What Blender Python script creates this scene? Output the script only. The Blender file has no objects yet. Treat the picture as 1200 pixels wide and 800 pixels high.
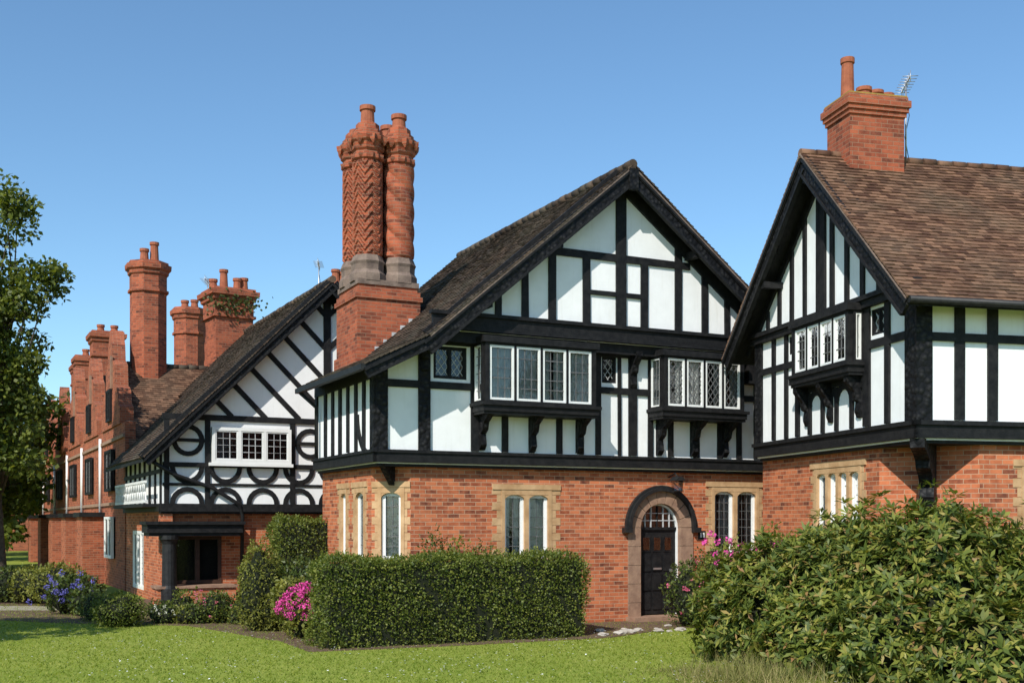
import bpy, bmesh, math, random
import numpy as np
from mathutils import Vector, Matrix
random.seed(3); rng=np.random.default_rng(3)
scene=bpy.context.scene
R=random.uniform
# ------------------------------------------------------------ materials
def newmat(name):
    m=bpy.data.materials.new(name); m.use_nodes=True
    nt=m.node_tree; b=nt.nodes['Principled BSDF']; return m,nt,b
def nd(nt,t,**k):
    n=nt.nodes.new(t)
    for a,v in k.items():
        if a in n.inputs: n.inputs[a].default_value=v
        else: setattr(n,a,v)
    return n
def L(nt,a,b): nt.links.new(a,b)
def c4(c): return (c[0],c[1],c[2],1)
def mixc(nt,fac,a,b,mode='MIX'):
    n=nt.nodes.new('ShaderNodeMix'); n.data_type='RGBA'; n.blend_type=mode
    for sock,v in ((n.inputs[0],fac),(n.inputs[6],a),(n.inputs[7],b)):
        if isinstance(v,(int,float)): sock.default_value=v
        elif isinstance(v,tuple): sock.default_value=c4(v)
        else: L(nt,v,sock)
    return n.outputs[2]
def noise(nt,scale,detail=4,vec=None,rough=.6):
    n=nd(nt,'ShaderNodeTexNoise'); n.inputs['Scale'].default_value=scale; n.inputs['Detail'].default_value=detail; n.inputs['Roughness'].default_value=rough
    if vec is None:
        tc=nd(nt,'ShaderNodeTexCoord'); vec=tc.outputs['Object']
    L(nt,vec,n.inputs['Vector']); return n.outputs['Fac']
def ramp(nt,fac,stops):
    r=nd(nt,'ShaderNodeValToRGB'); e=r.color_ramp.elements
    e[0].position=stops[0][0]; e[0].color=c4(stops[0][1]); e[1].position=stops[1][0]; e[1].color=c4(stops[1][1])
    for p,c in stops[2:]:
        q=e.new(p); q.color=c4(c)
    L(nt,fac,r.inputs[0]); return r.outputs[0]
def bump(nt,b,h,strength=.5,dist=.02):
    n=nd(nt,'ShaderNodeBump'); n.inputs['Strength'].default_value=strength; n.inputs['Distance'].default_value=dist
    L(nt,h,n.inputs['Height']); L(nt,n.outputs[0],b.inputs['Normal'])
def simple(name,c1,c2,scale=6,rough=.7,bs=.3,bd=.01,spec=.3,metal=0):
    m,nt,b=newmat(name)
    f=noise(nt,scale,6); col=ramp(nt,f,[(.3,c1),(.7,c2)])
    L(nt,col,b.inputs['Base Color']); b.inputs['Roughness'].default_value=rough
    b.inputs['Specular IOR Level'].default_value=spec; b.inputs['Metallic'].default_value=metal
    bump(nt,b,noise(nt,scale*6,4),bs,bd); return m
def brickmat(name,c1,c2,mortar,stain=(.09,.045,.03),dirt=.4):
    m,nt,b=newmat(name)
    uv=nd(nt,'ShaderNodeTexCoord').outputs['UV']
    def bt(a,bb,mo):
        t=nd(nt,'ShaderNodeTexBrick'); t.offset=.5
        L(nt,uv,t.inputs['Vector']); t.inputs['Scale'].default_value=1
        t.inputs['Brick Width'].default_value=.23; t.inputs['Row Height'].default_value=.076
        t.inputs['Mortar Size'].default_value=.006; t.inputs['Mortar Smooth'].default_value=.3; t.inputs['Bias'].default_value=0
        t.inputs['Color1'].default_value=c4(a); t.inputs['Color2'].default_value=c4(bb); t.inputs['Mortar'].default_value=c4(mo); return t
    t=bt((0,0,0),(1,1,1),(.5,.5,.5))
    mid=tuple((x+y)/2 for x,y in zip(c1,c2))
    col=ramp(nt,t.outputs['Color'],[(0,stain),(1,c2),(.2,c1),(.55,mid)])
    n2=noise(nt,1.1,6); col=mixc(nt,ramp(nt,n2,[(.4,(0,0,0)),(.75,(dirt,)*3)]),col,stain)
    n3=noise(nt,9,6); col=mixc(nt,ramp(nt,n3,[(.35,(0,0,0)),(.8,(.5,.5,.5))]),col,tuple(min(1,x*1.4) for x in c2))
    col=mixc(nt,t.outputs['Fac'],col,mortar)
    L(nt,col,b.inputs['Base Color']); b.inputs['Roughness'].default_value=.88; b.inputs['Specular IOR Level'].default_value=.2
    inv=nd(nt,'ShaderNodeMath',operation='SUBTRACT'); inv.inputs[0].default_value=1; L(nt,t.outputs['Fac'],inv.inputs[1])
    ad=nd(nt,'ShaderNodeMath',operation='MULTIPLY_ADD'); L(nt,noise(nt,60,3),ad.inputs[0]); ad.inputs[1].default_value=.5; L(nt,inv.outputs[0],ad.inputs[2])
    bump(nt,b,ad.outputs[0],.6,.008); return m
def rnd(nt): return nd(nt,'ShaderNodeNewGeometry').outputs['Random Per Island']
def tilemat(name,stops,lichen):
    m,nt,b=newmat(name)
    col=ramp(nt,rnd(nt),stops)
    n=noise(nt,.9,6); col=mixc(nt,ramp(nt,n,[(.45,(0,0,0)),(.75,(.7,.7,.7))]),col,lichen)
    n=noise(nt,14,5); col=mixc(nt,.35,col,ramp(nt,n,[(.3,(.3,.3,.3)),(.7,(1,1,1))]),'MULTIPLY')
    L(nt,col,b.inputs['Base Color']); b.inputs['Roughness'].default_value=.85; b.inputs['Specular IOR Level'].default_value=.2
    bump(nt,b,noise(nt,50,3),.4,.006); return m
def leafmat(name,stops,rough=.5,trans=.25,spec=.35,patch=.5):
    m,nt,b=newmat(name)
    col=ramp(nt,rnd(nt),stops)
    n=noise(nt,1.6,3); col=mixc(nt,ramp(nt,n,[(.4,(.0,.0,.0)),(.7,(patch,)*3)]),col,tuple(.6*x for x in stops[0][1]))
    L(nt,col,b.inputs['Base Color']); b.inputs['Roughness'].default_value=rough; b.inputs['Specular IOR Level'].default_value=spec
    if trans>0:
        t=nd(nt,'ShaderNodeBsdfTranslucent'); L(nt,mixc(nt,1,col,(1.35,1.3,.5),'MULTIPLY'),t.inputs[0])
        mx=nd(nt,'ShaderNodeMixShader'); mx.inputs[0].default_value=trans
        L(nt,b.outputs[0],mx.inputs[1]); L(nt,t.outputs[0],mx.inputs[2])
        L(nt,mx.outputs[0],nt.nodes['Material Output'].inputs[0])
    return m
BRICK=brickmat('red_brick',(.28,.068,.030),(.57,.18,.078),(.48,.31,.20),(.10,.034,.024))
BRICKD=brickmat('chimney_brick',(.24,.060,.032),(.43,.115,.055),(.30,.17,.11),(.075,.030,.022),.65)
STONE=simple('buff_sandstone',(.38,.215,.10),(.60,.39,.21),4,.85,.4,.01)
PINKST=simple('weathered_sandstone',(.22,.13,.09),(.38,.24,.16),5,.9,.5,.015)
GREYST=simple('grey_stone',(.12,.085,.07),(.26,.19,.15),5,.9,.5,.015)
def plaster():
    m,nt,b=newmat('white_render')
    c=ramp(nt,noise(nt,2.2,7),[(.3,(.82,.82,.81)),(.7,(.91,.91,.90))])
    tc=nd(nt,'ShaderNodeTexCoord').outputs['Object']; mp=nd(nt,'ShaderNodeMapping'); mp.inputs['Scale'].default_value=(7,7,.8); L(nt,tc,mp.inputs['Vector'])
    s=noise(nt,1.4,5,mp.outputs[0]); c=mixc(nt,ramp(nt,s,[(.55,(0,0,0)),(.8,(.32,.32,.32))]),c,(.62,.6,.54))
    L(nt,c,b.inputs['Base Color']); b.inputs['Roughness'].default_value=.8; b.inputs['Specular IOR Level'].default_value=.2
    bump(nt,b,noise(nt,14,5),.25,.01); return m
PLAST=plaster()
def timbermat():
    m,nt,b=newmat('black_timber')
    f=noise(nt,9,8); L(nt,ramp(nt,f,[(.35,(.006,.006,.007)),(.75,(.022,.021,.021))]),b.inputs['Base Color'])
    b.inputs['Roughness'].default_value=.6; b.inputs['Specular IOR Level'].default_value=.25
    bump(nt,b,noise(nt,45,6),.7,.012); return m
TIMB=timbermat()
def carved():
    m,nt,b=newmat('carved_black_timber'); tc=nd(nt,'ShaderNodeTexCoord').outputs['UV']
    v=nd(nt,'ShaderNodeTexVoronoi'); v.inputs['Scale'].default_value=11; L(nt,tc,v.inputs['Vector'])
    L(nt,ramp(nt,v.outputs['Distance'],[(.1,(.026,.025,.025)),(.5,(.006,.006,.007))]),b.inputs['Base Color'])
    b.inputs['Roughness'].default_value=.6; b.inputs['Specular IOR Level'].default_value=.22; bump(nt,b,v.outputs['Distance'],.85,-.03); return m
CARV=carved()
WPAINT=simple('white_painted_wood',(.76,.76,.73),(.85,.85,.83),5,.45,.1,.004)
LEAD=simple('lead_cames',(.08,.08,.08),(.16,.16,.16),20,.6,.1,.004)
LEADW=simple('pale_cames',(.40,.40,.40),(.55,.55,.55),20,.6,.1,.004)
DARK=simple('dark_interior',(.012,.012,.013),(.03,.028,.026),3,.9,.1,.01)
IRON=simple('black_iron',(.010,.010,.011),(.025,.025,.025),10,.5,.2,.005)
POT=simple('terracotta',(.25,.075,.038),(.40,.13,.065),7,.8,.3,.01)
CURT=simple('net_curtain',(.42,.42,.40),(.66,.65,.62),7,.9,.1,.01)
WOODB=simple('brown_door_panel',(.05,.025,.016),(.09,.045,.03),6,.5,.2,.01)
SOIL=simple('soil',(.09,.055,.035),(.2,.13,.085),9,.95,.8,.03)
ROCK=simple('pale_rock',(.30,.27,.23),(.5,.45,.39),6,.9,.5,.02)
METAL=simple('aluminium',(.4,.4,.4),(.6,.6,.6),10,.4,.1,.004,metal=.8)
MOSSY=simple('mossy_cap',(.22,.16,.05),(.42,.26,.06),12,.9,.5,.01)
BARK=simple('bark',(.05,.04,.03),(.13,.10,.075),9,.95,.9,.03)
PATHM=simple('path_gravel',(.3,.26,.2),(.42,.37,.29),9,.95,.5,.02)
TILE_M=tilemat('brown_clay_tiles',[(0,(.04,.028,.022)),(1,(.15,.10,.07)),(.5,(.08,.057,.042))],(.13,.115,.085))
TILE_R=tilemat('red_brown_clay_tiles',[(0,(.085,.040,.025)),(1,(.26,.14,.085)),(.5,(.155,.082,.05))],(.17,.12,.08))
def glass():
    m,nt,b=newmat('window_glass'); nt.nodes.remove(b)
    t=nd(nt,'ShaderNodeBsdfTransparent'); t.inputs[0].default_value=(.80,.82,.82,1)
    g=nd(nt,'ShaderNodeBsdfGlossy'); g.inputs['Roughness'].default_value=.04
    bp=nd(nt,'ShaderNodeBump'); bp.inputs['Strength'].default_value=.25; bp.inputs['Distance'].default_value=.01
    L(nt,noise(nt,11,2),bp.inputs['Height']); L(nt,bp.outputs[0],g.inputs['Normal'])
    fr=nd(nt,'ShaderNodeFresnel'); fr.inputs[0].default_value=1.5
    ad=nd(nt,'ShaderNodeMath',operation='ADD'); L(nt,fr.outputs[0],ad.inputs[0]); ad.inputs[1].default_value=.06
    mx=nd(nt,'ShaderNodeMixShader'); L(nt,ad.outputs[0],mx.inputs[0]); L(nt,t.outputs[0],mx.inputs[1]); L(nt,g.outputs[0],mx.inputs[2])
    L(nt,mx.outputs[0],nt.nodes['Material Output'].inputs[0]); return m
GLASS=glass()
# ------------------------------------------------------------ builder
class MB:
    def __init__(s,name,parent,xf=None):
        s.name=name; s.parent=parent; s.bm=bmesh.new(); s.mats=[]; s.uv=s.bm.loops.layers.uv.new('UVMap'); s.cu=set(); s.xf=xf or (lambda a,b,z:(a,b,z))
    def mi(s,m):
        if m not in s.mats: s.mats.append(m)
        return s.mats.index(m)
    def face(s,vs,m,uvs=None,smooth=False):
        try: f=s.bm.faces.new(vs)
        except ValueError: return None
        f.material_index=s.mi(m); f.smooth=smooth
        if uvs:
            for l,u in zip(f.loops,uvs): l[s.uv].uv=u
            s.cu.add(f)
        return f
    def prism(s,pts,vec,m):
        A=[s.bm.verts.new(s.xf(*p)) for p in pts]
        B=[s.bm.verts.new(s.xf(p[0]+vec[0],p[1]+vec[1],p[2]+vec[2])) for p in pts]
        n=len(pts); s.face(A,m); s.face(B[::-1],m)
        for i in range(n): s.face([A[i],A[(i+1)%n],B[(i+1)%n],B[i]],m)
    def wp(s,pts,b0,b1,m): s.prism([(a,b0,z) for a,z in pts],(0,b1-b0,0),m)
    def box(s,a0,a1,b0,b1,z0,z1,m): s.wp([(a0,z0),(a1,z0),(a1,z1),(a0,z1)],b0,b1,m)
    def beam(s,a1,z1,a2,z2,w,b0,b1,m=None,j=.007):
        d=Vector((a2-a1,z2-z1)); d.normalize(); n=Vector((-d.y,d.x))*w/2
        r=lambda:R(-j,j)
        s.wp([(a1+n.x+r(),z1+n.y+r()),(a2+n.x+r(),z2+n.y+r()),(a2-n.x+r(),z2-n.y+r()),(a1-n.x+r(),z1-n.y+r())],b0,b1+R(-.004,.004),m or TIMB)
    def post(s,a,z0,z1,w,b0=0,b1=.04,m=None): s.beam(a,z0,a,z1,w,b0,b1,m)
    def rail(s,a0,a1,z,w,b0=0,b1=.045,m=None): s.beam(a0,z,a1,z,w,b0,b1,m)
    def arc(s,ac,zc,r0,r1,t0,t1,b0,b1,m,n=10):
        for i in range(n):
            p=math.radians(t0+(t1-t0)*i/n); q=math.radians(t0+(t1-t0)*(i+1)/n)
            s.wp([(ac+r0*math.cos(p),zc+r0*math.sin(p)),(ac+r1*math.cos(p),zc+r1*math.sin(p)),(ac+r1*math.cos(q),zc+r1*math.sin(q)),(ac+r0*math.cos(q),zc+r0*math.sin(q))],b0,b1,m)
    def wall(s,a0,a1,z0,z1,holes,b0,b1,m):
        A=sorted(set([a0,a1]+[h[0] for h in holes]+[h[1] for h in holes])); Z=sorted(set([z0,z1]+[h[2] for h in holes]+[h[3] for h in holes]))
        for i in range(len(A)-1):
            for k in range(len(Z)-1):
                ca=(A[i]+A[i+1])/2; cz=(Z[k]+Z[k+1])/2
                if any(h[0]<ca<h[1] and h[2]<cz<h[3] for h in holes): continue
                s.box(A[i],A[i+1],b0,b1,Z[k],Z[k+1],m)
    def lathe(s,cx,cy,prof,n,m,rot=0,smooth=False,cap=True,sx=1,sy=1):
        rings=[]
        for z,r in prof:
            rings.append([s.bm.verts.new(s.xf(cx+sx*r*math.cos(rot+2*math.pi*i/n),cy+sy*r*math.sin(rot+2*math.pi*i/n),z)) for i in range(n)])
        for k in range(len(rings)-1):
            for i in range(n): s.face([rings[k][i],rings[k][(i+1)%n],rings[k+1][(i+1)%n],rings[k+1][i]],m,smooth=smooth)
        if cap: s.face(rings[-1],m); s.face(rings[0][::-1],m)
    def tube(s,pts,rad,m,n=8):
        pts=[Vector(s.xf(*p)) for p in pts]
        if not isinstance(rad,(list,tuple)): rad=[rad]*len(pts)
        rings=[]
        for i,p in enumerate(pts):
            d=(pts[min(i+1,len(pts)-1)]-pts[max(i-1,0)]).normalized()
            u=d.orthogonal().normalized() if not rings else (pu-d*pu.dot(d)).normalized()
            pu=u; w=d.cross(u)
            rings.append([s.bm.verts.new(p+(u*math.cos(2*math.pi*k/n)+w*math.sin(2*math.pi*k/n))*rad[i]) for k in range(n)])
        for k in range(len(rings)-1):
            for i in range(n): s.face([rings[k][i],rings[k][(i+1)%n],rings[k+1][(i+1)%n],rings[k+1][i]],m,smooth=True)
        s.face(rings[-1],m); s.face(rings[0][::-1],m)
    def flue(s,cx,cy,z0,z1,r,m,kind,nt=96,dz=.012):
        nz=int((z1-z0)/dz); rings=[]
        for k in range(nz+1):
            z=z0+(z1-z0)*k/nz; ring=[]
            for i in range(nt):
                t=i/nt
                if kind=='zig':
                    q=(t*6)%1; ph=z/.2+abs(q-.5)*2*1.1
                    d=.035*(1 if (ph%1)<.5 else 0)
                elif kind=='spiral':
                    ph=z/.42*1+t*4; q=ph%1; d=.05*math.sin(math.pi*q)
                else:
                    a=(z/.36+t*6)%1; b=(z/.36-t*6)%1; d=.035*(1 if (a<.22 or b<.22) else 0)
                e=min(1,k/4,(nz-k)/4); rr=r+d*e
                ring.append(s.bm.verts.new(s.xf(cx+rr*math.cos(2*math.pi*t),cy+rr*math.sin(2*math.pi*t),z)))
            rings.append(ring)
        C=2*math.pi*r
        for k in range(nz):
            for i in range(nt):
                u0=C*i/nt;u1=C*(i+1)/nt;v0=z0+(z1-z0)*k/nz;v1=z0+(z1-z0)*(k+1)/nz
                s.face([rings[k][i],rings[k][(i+1)%nt],rings[k+1][(i+1)%nt],rings[k+1][i]],m,[(u0,v0),(u1,v0),(u1,v1),(u0,v1)])
    def done(s,recalc=True):
        bm=s.bm
        if recalc: bmesh.ops.recalc_face_normals(bm,faces=bm.faces[:])
        bm.normal_update()
        for f in bm.faces:
            if f in s.cu: continue
            n=f.normal
            if abs(n.z)>.985:
                for l in f.loops: l[s.uv].uv=(l.vert.co.x,l.vert.co.y)
            else:
                t=Vector((-n.y,n.x,0)).normalized(); b=n.cross(t)
                for l in f.loops: l[s.uv].uv=(l.vert.co.dot(t),l.vert.co.dot(b))
        me=bpy.data.meshes.new(s.name); bm.to_mesh(me); bm.free()
        for m in s.mats: me.materials.append(m)
        o=bpy.data.objects.new(s.name,me); scene.collection.objects.link(o)
        if s.parent: o.parent=s.parent
        return o
def empty(name,loc=(0,0,0),ang=0):
    e=bpy.data.objects.new(name,None); e.location=loc; e.rotation_euler=(0,0,math.radians(ang)); scene.collection.objects.link(e); e.empty_display_size=.5; return e
def front(y0): return lambda a,b,z:(a,y0-b,z)
def left(x0): return lambda a,b,z:(x0-b,a,z)
def wline(p,q):
    d=Vector((q[0]-p[0],q[1]-p[1])).normalized(); n=Vector((d.y,-d.x))
    return lambda a,b,z:(p[0]+d.x*a+n.x*b,p[1]+d.y*a+n.y*b,z)
def clipline(a0,a1,z0,z1,c,s):
    pts=[]
    for a in (a0,a1):
        z=c+s*a
        if z0<=z<=z1: pts.append((a,z))
    for z in (z0,z1):
        a=(z-c)/s
        if a0<a<a1: pts.append((a,z))
    return pts[:2] if len(pts)>=2 else None
def window(mb,a0,a1,z0,z1,n,bf,fm=None,fw=.05,diamond=False,curtain=.5,cas=True,lead=None,back=.28,pane=(.12,.16),casm=None,cw=.032,lw=.011):
    fm=fm or WPAINT; lead=lead or LEAD; casm=casm or fm
    mb.box(a0,a0+fw,bf-.05,bf+.035,z0,z1,fm); mb.box(a1-fw,a1,bf-.05,bf+.035,z0,z1,fm)
    mb.box(a0+fw,a1-fw,bf-.05,bf+.033,z0,z0+fw,fm); mb.box(a0+fw,a1-fw,bf-.05,bf+.033,z1-fw,z1,fm)
    W=(a1-a0-fw)/n
    for i in range(n):
        l=a0+fw+i*W; r=l+W-fw
        if i<n-1: mb.box(r,r+fw,bf-.05,bf+.03,z0+fw,z1-fw,fm)
        b=z0+fw; t=z1-fw
        if cas:
            c=cw
            mb.box(l+.003,l+c,bf-.03,bf+.02,b+.003,t-.003,casm); mb.box(r-c,r-.003,bf-.03,bf+.02,b+.003,t-.003,casm)
            mb.box(l+c,r-c,bf-.03,bf+.018,b+.003,b+c,casm); mb.box(l+c,r-c,bf-.03,bf+.018,t-c,t-.003,casm)
            l+=c;r-=c;b+=c;t-=c
        v=[mb.bm.verts.new(mb.xf(a,bf-.012,z)) for a,z in ((l,b),(r,b),(r,t),(l,t))]; mb.face(v,GLASS)
        if diamond:
            s=1.35; st=.17
            k=b-s*r
            while k<t-s*l:
                p=clipline(l,r,b,t,k,s)
                if p and math.dist(*p)>.02: mb.beam(*p[0],*p[1],lw,bf-.012,bf-.004,lead,0)
                k+=st
            k=b+s*l
            while k<t+s*r:
                p=clipline(l,r,b,t,k,-s)
                if p and math.dist(*p)>.02: mb.beam(*p[0],*p[1],lw,bf-.012,bf-.004,lead,0)
                k+=st
        else:
            na=max(1,round((r-l)/pane[0])); nz=max(1,round((t-b)/pane[1]))
            for q in range(1,na): mb.post(l+(r-l)*q/na,b,t,lw,bf-.012,bf-.004,lead)
            for q in range(1,nz): mb.rail(l,r,b+(t-b)*q/nz,lw,bf-.012,bf-.006,lead)
        if curtain>0:
            w=(r-l); cc=curtain
            if curtain==1: cc=1.2 if R(0,1)<.5 else R(.65,.9)
            spans=[(l-.03,r+.03)] if cc>=1 else [(l-.03,l+w*cc*R(.4,.6)),(r-w*cc*R(.4,.6),r+.03)]
            for s0,s1 in spans:
                k=max(4,int((s1-s0)/.02)); P=[];Q=[]
                ph=R(0,6); dp=min(.13,back-.02)
                am=.022 if dp>.1 else .006
                for q in range(k+1):
                    a=s0+(s1-s0)*q/k; bb=bf-dp*.75+am*math.sin(a*55+ph)+am*.5*math.sin(a*131)
                    P.append(mb.bm.verts.new(mb.xf(a,bb,b-.04))); Q.append(mb.bm.verts.new(mb.xf(a,bb,t+.03)))
                for q in range(k): mb.face([P[q],P[q+1],Q[q+1],Q[q]],CURT,smooth=True)
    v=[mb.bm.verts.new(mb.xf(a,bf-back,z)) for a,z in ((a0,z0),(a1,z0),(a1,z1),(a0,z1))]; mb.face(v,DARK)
def rawmesh(name,V,F,mat,parent=None):
    me=bpy.data.meshes.new(name); me.from_pydata(V,[],F); me.materials.append(mat)
    o=bpy.data.objects.new(name,me); scene.collection.objects.link(o)
    if parent: o.parent=parent
    return o
def tiles(name,parent,p0,u,lu,v,lv,mat,tw=.168,th=.108,keep=None):
    p0=Vector(p0);u=Vector(u).normalized();v=Vector(v).normalized(); n=u.cross(v)
    if n.z<0: n=-n
    V=[];F=[]
    rows=int(lv/th)+1; ph=R(0,6)
    for i in range(rows):
        s0=i*th-.012+R(-.002,.002); s1=min((i+1)*th+.03,lv+.01)
        off=(i%2)*tw/2; j=-1
        while j*tw+off<lu:
            a0=max(0,j*tw+off)+.002+R(0,.002); a1=min(lu,(j+1)*tw+off)-.002-R(0,.002); j+=1
            if a1-a0<.02: continue
            if keep and not keep((a0+a1)/2,(s0+s1)/2): continue
            w=.012*math.sin(a0*1.3+ph)+.01*math.sin(a0*.6+s0*1.5)
            h=.042+R(-.004,.007)+w; t1=R(-.003,.003); e=R(-.006,.006)
            b=len(V)
            for aa,ss,hh in ((a0,s0+e,h+t1),(a1,s0+e,h-t1),(a1,s1,.02+w),(a0,s1,.02+w),(a0,s0+e,.0+w),(a1,s0+e,.0+w)):
                V.append(p0+u*aa+v*ss+n*hh)
            F.append((b,b+1,b+2,b+3)); F.append((b+4,b+5,b+1,b))
            F.append((b+4,b,b+3)); F.append((b+1,b+5,b+2))
    return rawmesh(name,[tuple(x) for x in V],F,mat,parent)
def ridge(mb,p,q,m,r=.1,step=.3):
    p=Vector(p);q=Vector(q);d=(q-p);n=int(d.length/step)
    for i in range(n):
        a=p+d*(i/n); b=p+d*((i+1)/n-.004)
        j=R(-.008,.008)
        mb.tube([(a.x,a.y,a.z+j),(b.x,b.y,b.z+j)],r+R(-.004,.004),m,10)
# ------------------------------------------------------------ foliage
def fastquads(name,V,mat,parent=None,nv=4):
    V=np.asarray(V,dtype=np.float32).reshape(-1,3); N=len(V); P=N//nv
    me=bpy.data.meshes.new(name); me.vertices.add(N); me.vertices.foreach_set('co',V.ravel())
    me.loops.add(N); me.loops.foreach_set('vertex_index',np.arange(N,dtype=np.int32))
    me.polygons.add(P); me.polygons.foreach_set('loop_start',np.arange(0,N,nv,dtype=np.int32))
    me.update(calc_edges=True); me.validate()
    me.materials.append(mat); o=bpy.data.objects.new(name,me); scene.collection.objects.link(o)
    if parent: o.parent=parent
    return o
def unit(a): return a/np.maximum(np.linalg.norm(a,axis=1,keepdims=True),1e-6)
def leafV(C,D,Nn,Ls,Ws):
    D=unit(D); S=unit(np.cross(D,Nn)); Nn=np.cross(S,D)
    Ls=np.broadcast_to(np.asarray(Ls,float).reshape(-1,1),(len(C),1)); Ws=np.broadcast_to(np.asarray(Ws,float).reshape(-1,1),(len(C),1))
    a=C; b=C+D*Ls*.5+S*Ws*.5+Nn*Ls*.06; c=C+D*Ls; d=C+D*Ls*.5-S*Ws*.5+Nn*Ls*.06
    return np.stack([a,b,c,d],1)
def ellipsoid_core(name,els,k,mat,parent):
    mb=MB(name,parent)
    for (x,y,z,rx,ry,rz) in els:
        r=bmesh.ops.create_icosphere(mb.bm,subdivisions=3,radius=1)
        for v in r['verts']:
            q=v.co.copy(); w=1+.1*math.sin(q.x*7+x)+.1*math.sin(q.y*6+q.z*5)
            v.co=Vector((x+q.x*rx*k*w,y+q.y*ry*k*w,max(0.0,z+q.z*rz*k*w)))
    mb.mi(mat); return mb.done()
COREM=simple('dark_core_filler',(.008,.012,.005),(.02,.022,.01),8,.95,.5,.02)  # near-black filler for added cores that stop light passing through foliage
def shrub(name,els,nper,ls,ws,mat,whorl=0,parent=None,core=.78,up=.35,rough=.13,shoots=0):
    e=parent or empty(name)
    if core: ellipsoid_core('light_blocking_core',els,core,COREM,e)  # added dark solid, not twigs: blocks light between the leaves
    Cs=[];Os=[]
    for (x,y,z,rx,ry,rz) in els:
        area=(rx*ry+rx*rz+ry*rz)/3*4*3.14; n=int(nper*area)
        d=unit(rng.normal(size=(n,3))); d=d[d[:,2]>-.75]
        ph=np.sin(d[:,0]*6+x*3)*np.sin(d[:,1]*5+y)*np.sin(d[:,2]*6+z)+.6*np.sin(d[:,0]*14+y*5)*np.sin(d[:,2]*13+x)
        r=(rng.uniform(.8,1.03,len(d))+rough*ph)
        if shoots: r=r+np.where(rng.uniform(0,1,len(d))<shoots,rng.uniform(.05,.25,len(d)),0)
        P=np.array([x,y,z])+d*r[:,None]*np.array([rx,ry,rz]); ok=P[:,2]>.02
        for (a,b,c,ra,rb,rc) in els:
            if (a,b,c)==(x,y,z): continue
            q=(P-np.array([a,b,c]))/np.array([ra,rb,rc]); ok&=(np.sum(q*q,1)>.5)
        Cs.append(P[ok]); Os.append(unit(d*np.array([1/rx,1/ry,1/rz]))[ok])
    C=np.concatenate(Cs);O=np.concatenate(Os)
    if whorl:
        ax=unit(O+np.array([0,0,.6])+rng.normal(size=C.shape)*.3)
        V=[]
        t1=unit(np.cross(ax,rng.normal(size=C.shape))); t2=np.cross(ax,t1); sc=rng.uniform(.6,1.2,len(C))
        for k in range(whorl):
            th=2*math.pi*k/whorl+rng.uniform(-.3,.3,len(C))[:,None]
            rad=t1*np.cos(th)+t2*np.sin(th); el=rng.uniform(-.3,.95,len(C))[:,None]
            D=rad+ax*el; V.append(leafV(C+rng.normal(size=C.shape)*.012,D,ax+rad*-.3+rng.normal(size=C.shape)*.25,ls*sc*rng.uniform(.7,1.15,len(C)),ws*sc*rng.uniform(.8,1.1,len(C))))
        V=np.concatenate(V)
    else:
        D=O*.5+rng.normal(size=C.shape)*.8+np.array([0,0,up]); Nn=O+rng.normal(size=C.shape)*.7
        V=leafV(C,D,Nn,ls*rng.uniform(.6,1.2,len(C)),ws*rng.uniform(.6,1.2,len(C)))
    fastquads('foliage',V,mat,e); return e
def blossoms(parent,pts,r,mat,n=60,s=.03,name='blossom'):
    V=[]
    for p in pts:
        d=unit(rng.normal(size=(n,3))); C=np.array(p)+d*r*rng.uniform(.85,1.05,(n,1))
        D=rng.normal(size=(n,3)); V.append(leafV(C,D,d+rng.normal(size=(n,3))*.3,s*rng.uniform(.7,1.2,n),s*.9))
    return fastquads(name,np.concatenate(V),mat,parent)
def tree(name,base,h0,clumps,nl,ls,mat,tr=.3,cr=.75,limbs=True):
    e=empty(name); mb=MB('trunk_and_limbs',e)
    bx,by,bz=base
    top=Vector((bx-.2,by,h0+ (max(c[2] for c in clumps)-h0)*.6))
    P=[Vector((bx,by,bz)).lerp(top,i/6)+Vector((R(-.08,.08),R(-.08,.08),0)) for i in range(7)]
    mb.tube([tuple(p) for p in P],[tr*(1.25 if i==0 else 1-.13*i) for i in range(7)],BARK,10)
    for c in clumps:
        if not limbs: break
        s=P[random.randint(2,5)]; c=Vector(c); m=s.lerp(c,.5)+Vector((R(-.3,.3),R(-.3,.3),R(-.1,.4)))
        mb.tube([tuple(s),tuple(m),tuple(c)],[tr*.28,tr*.16,tr*.05],BARK,6)
    mb.done()
    V=[]; per=max(10,nl//len(clumps))
    for c in clumps:
        r=cr*R(.7,1.25); n=int(per*R(.7,1.3))
        d=unit(rng.normal(size=(n,3))); q=rng.uniform(.25,1,(n,1))**.6
        C=np.array(c)+d*q*r*np.array([1.15,1.15,.75]); D=rng.normal(size=(n,3))+np.array([0,0,-.3]); Nn=rng.normal(size=(n,3))*.7+np.array([-.2,-.4,1])
        V.append(leafV(C,D,Nn,ls*rng.uniform(.6,1.2,n),ls*.7*rng.uniform(.7,1.2,n)))
    fastquads('foliage',np.concatenate(V),mat,e); return e
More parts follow.
